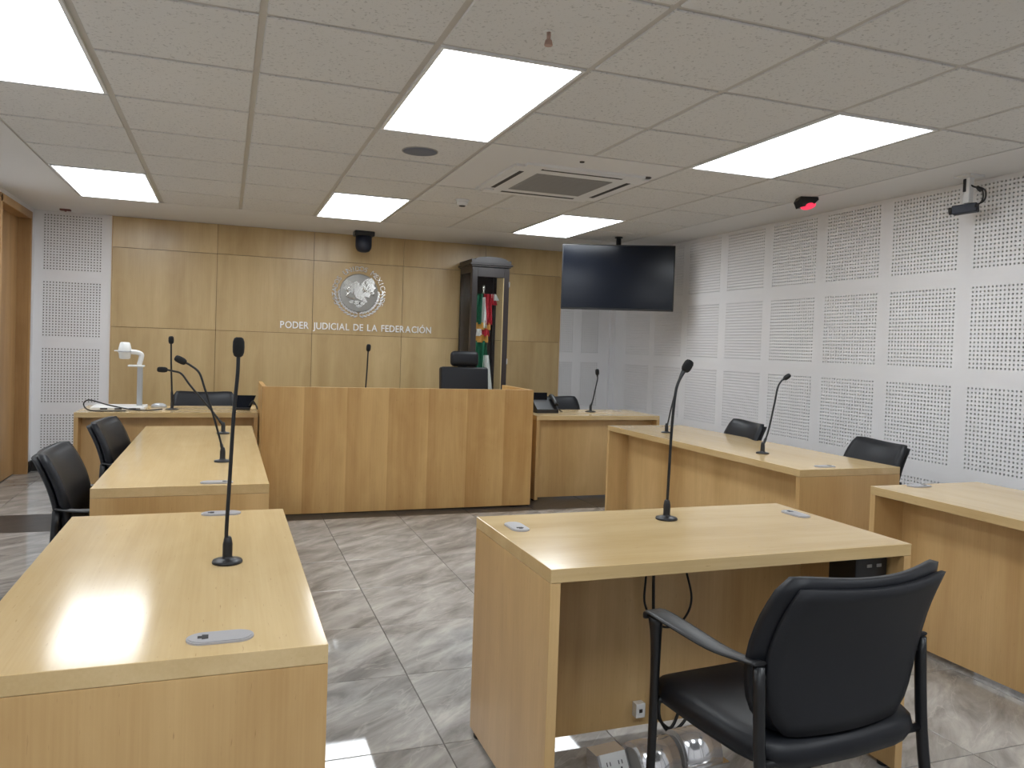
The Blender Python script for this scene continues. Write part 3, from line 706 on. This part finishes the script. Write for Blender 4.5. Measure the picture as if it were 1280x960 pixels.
for cx, cy, r_ in ((-.02, -.095, .035), (.03, -.1, .03), (-.07, -.09, .028), (.0, -.125, .03), (.06, -.08, .022)):
    relief('cactus_pad', [(cx+r_*math.cos(2*PI*k/14), cy+.6*r_*math.sin(2*PI*k/14)) for k in range(14)], .012, .02)
for s in (-1, 1):
    for k in range(11):
        a = math.radians(-90+s*(7+8.5*k)); cx, cy = .215*math.cos(a), .215*math.sin(a)
        for d in (-.018, .018):
            px, py = (.215+d)*math.cos(a), (.215+d)*math.sin(a); an = a+s*PI/2+(.5 if d > 0 else -.5)*-s
            pol = [(px+.024*math.cos(q)*math.cos(an)-.008*math.sin(q)*math.sin(an), py+.024*math.cos(q)*math.sin(an)+.008*math.sin(q)*math.cos(an)) for q in [2*PI*i/10 for i in range(10)]]
            MB().prism(pol, .0, .01, RX).build('laurel_leaf', 'polished', t)
# flag cabinet
CX0, CX1, CY0, CY1 = 2.48, 2.907, 8.065, 8.5
t = thing('flag_cabinet', 'tall dark wood display case with glass door and arched top', 'cabinet', ((CX0+CX1)/2, (CY0+CY1)/2, 0)); a, d = (CX1-CX0)/2, (CY1-CY0)/2
MB().box(-a-.01, a+.01, -d-.01, d, 0, .12, .004).build('plinth', 'dark_cabinet', t)
MB().box(-a, a, d-.015, d, .12, 2.2).build('back_panel', 'dark_cabinet', t)
for sx in (-1, 1):
    for sy in (-1, 1): MB().box(sx*(a-.02)-.02, sx*(a-.02)+.02, sy*(d-.02)-.02, sy*(d-.02)+.02, .12, 2.2, .002).build('corner_post', 'dark_cabinet', t)
    MB().box(sx*a-.008*(sx > 0)-0*sx, sx*a+.008*(sx < 0), -d+.04, d-.04, .2, 2.14).build('side_glass', 'glass', t)
    MB().box(sx*(a-.01)-.009, sx*(a-.01)+.009, -d+.04, d-.04, 2.14, 2.2).build('side_rail', 'dark_cabinet', t)
MB().box(-a+.04, a-.04, -d, d-.02, 2.19, 2.2).build('top_panel', 'dark_cabinet', t)
dr = MB()
for bx in ((-a+.002, -a+.062, .13, 2.19), (a-.062, a-.002, .13, 2.19), (-a+.062, a-.062, .13, .22), (-a+.062, a-.062, 2.09, 2.19)): dr.box(bx[0], bx[1], -d-.022, -d-.002, bx[2], bx[3], .002)
dr = dr.build('door', 'dark_cabinet', t)
MB().box(-a+.062, a-.062, -d-.014, -d-.01, .22, 2.09).build('pane', 'glass', dr)
mb = MB()
for bx in ((a-.07, a-.062, .22, 2.09),): mb.box(bx[0], bx[1], -d-.02, -d-.014, bx[2], bx[3])
mb.build('inner_bead', 'cream', dr)
MB().lathe([(.006, 0), (.007, .012), (.013, .018), (.012, .028), (.004, .032)], 14, Matrix.Translation((-a+.03, -d-.022, 1.17)) @ Matrix.Rotation(PI/2, 4, 'X')).build('knob', 'cream', dr)
for z in (1.15, 1.99): MB().box(a-.008, a+.004, -d-.027, -d-.01, z, z+.06).build('hinge', 'steel', dr)
cr_ = MB(); cr_.box(-a-.012, a+.012, -d-.03, d, 2.2, 2.215, .003); cr_.box(-a-.03, a+.03, -d-.05, d, 2.215, 2.235, .004)
ar = [(-a-.012, 2.235), (-a-.012, 2.275)]+[((a-.03)*math.sin(q), 2.275+.035*math.cos(q)**1.0) for q in [-PI/2+PI*k/14 for k in range(15)]]+[(a+.012, 2.275), (a+.012, 2.235)]
M = Matrix(((1, 0, 0, 0), (0, 0, 1, 0), (0, 1, 0, 0), (0, 0, 0, 1)))
cr_.prism(ar, -d-.03, d, M); cr_.build('arched_crown', 'dark_cabinet', t)
# flag inside
t = thing('flag', 'furled green, white and red flag on a pole inside the dark case', 'flag', (2.695, 8.29, .12))
MB().lathe([(.09, 0), (.09, .02), (.03, .05)], 18).build('pole_base', 'gold', t)
MB().tube([(0, 0, .04), (0, 0, 1.8)], .012, 10).build('pole', 'dark_cabinet', t)
MB().lathe([(.006, 1.8), (.014, 1.815), (.008, 1.83), (.017, 1.86), (.012, 1.89), (.002, 1.925)], 12).build('finial', 'polished', t)
def drape(name, mat, cx, w_, z0, z1, ph, yo=0, flare=0, shift=0):
    rows = []
    for j in range(13):
        f = j/12; row = []
        for i in range(15):
            u = -1+2*i/14; ww = w_*(1+flare*f)
            row.append(Vector((cx+shift*f+u*ww*.5, yo-.03-.022*math.sin(u*5+ph+f*1.5)-.015*(1-u*u), z1+(z0-z1)*f)))
        rows.append(row)
    o = MB().grid(rows).build(name, mat, t); s_ = o.modifiers.new('thick', 'SOLIDIFY'); s_.thickness = .004; return o
drape('green_fold', 'flag_green', -.05, .075, 1.46, 1.80, 0, 0, .25)
drape('white_fold', 'flag_white', -.012, .035, 1.42, 1.76, 1, -.02, .7, .01)
drape('red_fold', 'flag_red', .035, .075, 1.46, 1.80, 2, -.005, .25, .01)
drape('red_ribbon', 'flag_red', .075, .09, 1.68, 1.80, .5, -.01, .1, .02); drape('white_ribbon', 'flag_white', .1, .06, 1.73, 1.80, .7, -.03, .2, .02)
drape('gold_band', 'gold', -.01, .165, 1.40, 1.48, 1.3, -.012); drape('gold_band', 'gold', -.025, .15, 1.26, 1.345, 1.3, -.012)
drape('white_patch', 'flag_white', -.055, .07, 1.33, 1.41, .3, -.014); drape('red_patch', 'flag_red', .02, .085, 1.33, 1.41, 1, -.014)
drape('green_fold', 'flag_green', -.02, .14, .85, 1.28, .2, 0, .1, .02); drape('white_fold', 'flag_white', .03, .06, .55, 1.12, 1, -.03, 1.4, .03)

# television on ceiling pole
t = thing('television', 'large black flat television hanging from the ceiling by the perforated corner', 'television', (3.70, 7.04, 0), -math.radians(27.5)); TW, TH, TZ = 1.125, .655, 2.075
MB().box(-TW/2, TW/2, -.02, .03, TZ-TH/2, TZ+TH/2, .004).build('bezel', 'black_plastic', t)
MB().box(-TW/2+.012, TW/2-.012, -.0225, -.0195, TZ-TH/2+.018, TZ+TH/2-.012).build('screen', 'screen_black', t)
MB().box(-.15, .15, .03, .07, TZ-.15, TZ+.15, .005).build('rear_housing', 'black_plastic', t)
MB().tube([(0, .09, TZ), (0, .09, ZC)], .025, 12).build('ceiling_pole', 'black_metal', t)
MB().box(-.1, .1, .06, .1, TZ-.1, TZ+.12, .004).build('bracket', 'black_metal', t)
MB().lathe([(.04, ZC-.012), (.04, ZC)], 20, Matrix.Translation((0, .09, 0))).build('ceiling_flange', 'black_metal', t)

# ================================================================== CEILING FIXTURES
# air conditioning cassette
t = thing('air_conditioner', 'white ceiling cassette air conditioner with grey square grille', 'air conditioner', (2.16, 5.03, ZC))
IX0, IX1, IY0, IY1 = GX+3*GT-2.16+.013, GX+5*GT-2.16-.013, GY+2*GT-5.03+.01, GY+4*GT-5.03-.01
MB().box(IX0, IX1, IY0, IY1, .0, .02).build('infill_plate', 'plaster', t)
fas = MB(); A = .475
bm = bmesh.new(); bmesh.ops.create_cube(bm, size=1)
for v in bm.verts: v.co = Vector((v.co.x*2*A, v.co.y*2*A, -.006+v.co.z*.02))
bmesh.ops.bevel(bm, geom=[e_ for e_ in bm.edges if abs(e_.verts[0].co.z-e_.verts[1].co.z) > .01], offset=.06, segments=4, affect='EDGES')
fas.bm(bm); fas = fas.build('fascia', 'frame_white', t)
for k in range(4):
    o = MB().box(-.29, .29, -.405, -.372, -.0175, -.0145, .0005).build('air_slot', 'slot_dark', t); o.rotation_euler = (0, 0, k*PI/2)
    o = MB().box(-.285, .285, -.436, -.408, -.019, -.0165).build('louvre', 'frame_white', t); o.rotation_euler = (0, 0, k*PI/2)
gr = MB().box(-.275, .275, -.275, .275, -.02, -.0145, .001).build('intake_grille', 'grille_grey', t)
for k in range(18): MB().box(-.265, .265, -.265+.03*k, -.265+.03*k+.012, -.0225, -.02).build('grille_slat', 'grille_grey', gr)
MB().lathe([(.035, -.03), (.042, -.024), (.042, -.015)], 20, Matrix.Translation((-.4, .36, 0))).build('sensor_cap', 'frame_white', t)
MB().lathe([(.03, -.006), (.034, -.001), (.034, .002)], 16, Matrix.Translation((.44, -.44, 0))).build('status_window', 'slot_dark', t)
MB().lathe([(.014, -.006), (.016, 0)], 12, Matrix.Translation((-.125, -.64, 0))).build('screw_cap', 'slot_dark', t)
# speaker
t = thing('ceiling_speaker', 'round grey ceiling speaker grille beside a light panel', 'speaker', (1.068, 4.606, ZC))
MB().lathe([(.108, -.004), (.108, .004)], 40).build('rim', 'grille_grey', t)
MB().lathe([(.06, -.0085), (.09, -.008), (.101, -.0045), (.101, -.003)], 40).build('grille', 'speaker_grille', t)
def ceil_dome(name, label, cat, x, y, prof, mats):
    t = thing(name, label, cat, (x, y, ZC))
    for nm, mt, pf in zip(('base', 'body', 'tip'), mats, prof): MB().lathe(pf, 22).build(nm, mt, t)
    return t
ceil_dome('smoke_detector', 'white smoke detector between speaker and flag cabinet', 'smoke detector', 1.742, 5.983, [[(.055, -.012), (.055, .002)], [(.03, -.045), (.042, -.035), (.045, -.012)], [(.02, -.052), (.028, -.046)]], ['frame_white', 'frame_white', 'slot_dark'])
ceil_dome('sprinkler_head', 'small tan sprinkler head on a ceiling tile', 'sprinkler', 1.082, 2.661, [[(.02, -.002), (.022, .002)], [(.007, -.03), (.008, -.002)], [(.014, -.05), (.016, -.047), (.012, -.03)]], ['frame_white', 'tan_sprinkler', 'tan_sprinkler'])
t = thing('ceiling_bracket', 'small maroon bracket at the ceiling above the perforated strip by the door', 'bracket', (-1.44, 8.35, ZC))
MB().box(-.045, .045, -.03, .03, -.014, .001, .003).build('plate', 'maroon', t); MB().lathe([(.008, -.022), (.012, -.014)], 12).build('bolt', 'maroon', t)
# red-lit sensor
t = thing('ceiling_beacon', 'dark ceiling beacon with glowing red oval lens', 'beacon', (3.94, 4.62, ZC), math.radians(-20))
mb = MB(); mb.prism([(-.075, -.03), (-.055, -.075), (.03, -.06), (.07, -.02), (.065, 0), (-.06, 0)], -.05, .05, Matrix(((1, 0, 0, 0), (0, 0, 1, 0), (0, 1, 0, 0), (0, 0, 0, 1)))); mb.build('housing', 'black_plastic', t)
M = Matrix.Translation((.008, -.015, -.06)) @ Matrix.Rotation(math.radians(-14), 4, 'Y') @ Matrix.Diagonal((1.25, .95, .6, 1))
bm = bmesh.new(); bmesh.ops.create_uvsphere(bm, u_segments=18, v_segments=10, radius=.045)
MB().bm(bm, True, M).build('lens', 'red_lens', t)
# dome camera
t = thing('dome_camera', 'dark hanging dome camera above the round seal', 'camera', (1.335, 8.22, ZC))
MB().box(-.105, .105, -.07, .07, -.05, .001, .01).build('mount', 'black_plastic', t)
MB().lathe([(.03, -.215), (.06, -.205), (.078, -.18), (.084, -.15), (.084, -.05)], 28).build('dome', 'blue_black', t)  # bluish tint of the lens bloom is put into the dome's colour
# box camera on bracket
t = thing('security_camera', 'blue-black box camera on white ceiling bracket near the perforated wall', 'camera', (4.30, 3.60, ZC))
MB().box(-.06, .06, -.06, .06, -.012, .001, .003).build('mount_plate', 'frame_white', t)
br_ = MB(); br_.box(-.02, .02, -.02, .02, -.17, -.012, .004); br_.build('drop_post', 'frame_white', t)
MB().box(-.026, -.02, .0, .02, -.1, -.02, .003).build('dark_clip', 'black_plastic', t)
cmr = MB().box(-.03, .03, -.065, .075, -.03, .025, .006).build('camera_body', 'blue_black', t); cmr.location = (0, .01, -.2); cmr.rotation_euler = (math.radians(-4), 0, math.radians(25))
MB().lathe([(.022, 0), (.024, .02)], 18, Matrix.Translation((0, .075, -.002)) @ Matrix.Rotation(-PI/2, 4, 'X')).build('lens', 'black_plastic', cmr)
for k in range(2): MB().tube(smooth_path([(0, -.05, -.2+.01*k), (0, -.095-.014*k, -.17), (0, -.1-.018*k, -.12), (0, -.08-.008*k, -.09), (0, -.04, -.075), (0, -.015, -.06)], 6), .005, 8).build('camera_lead', 'cable_black', t)
MB().tube([(0, -.085, -.105), (0, -.06, -.08)], .012, 8).build('lead_connector', 'black_plastic', t)
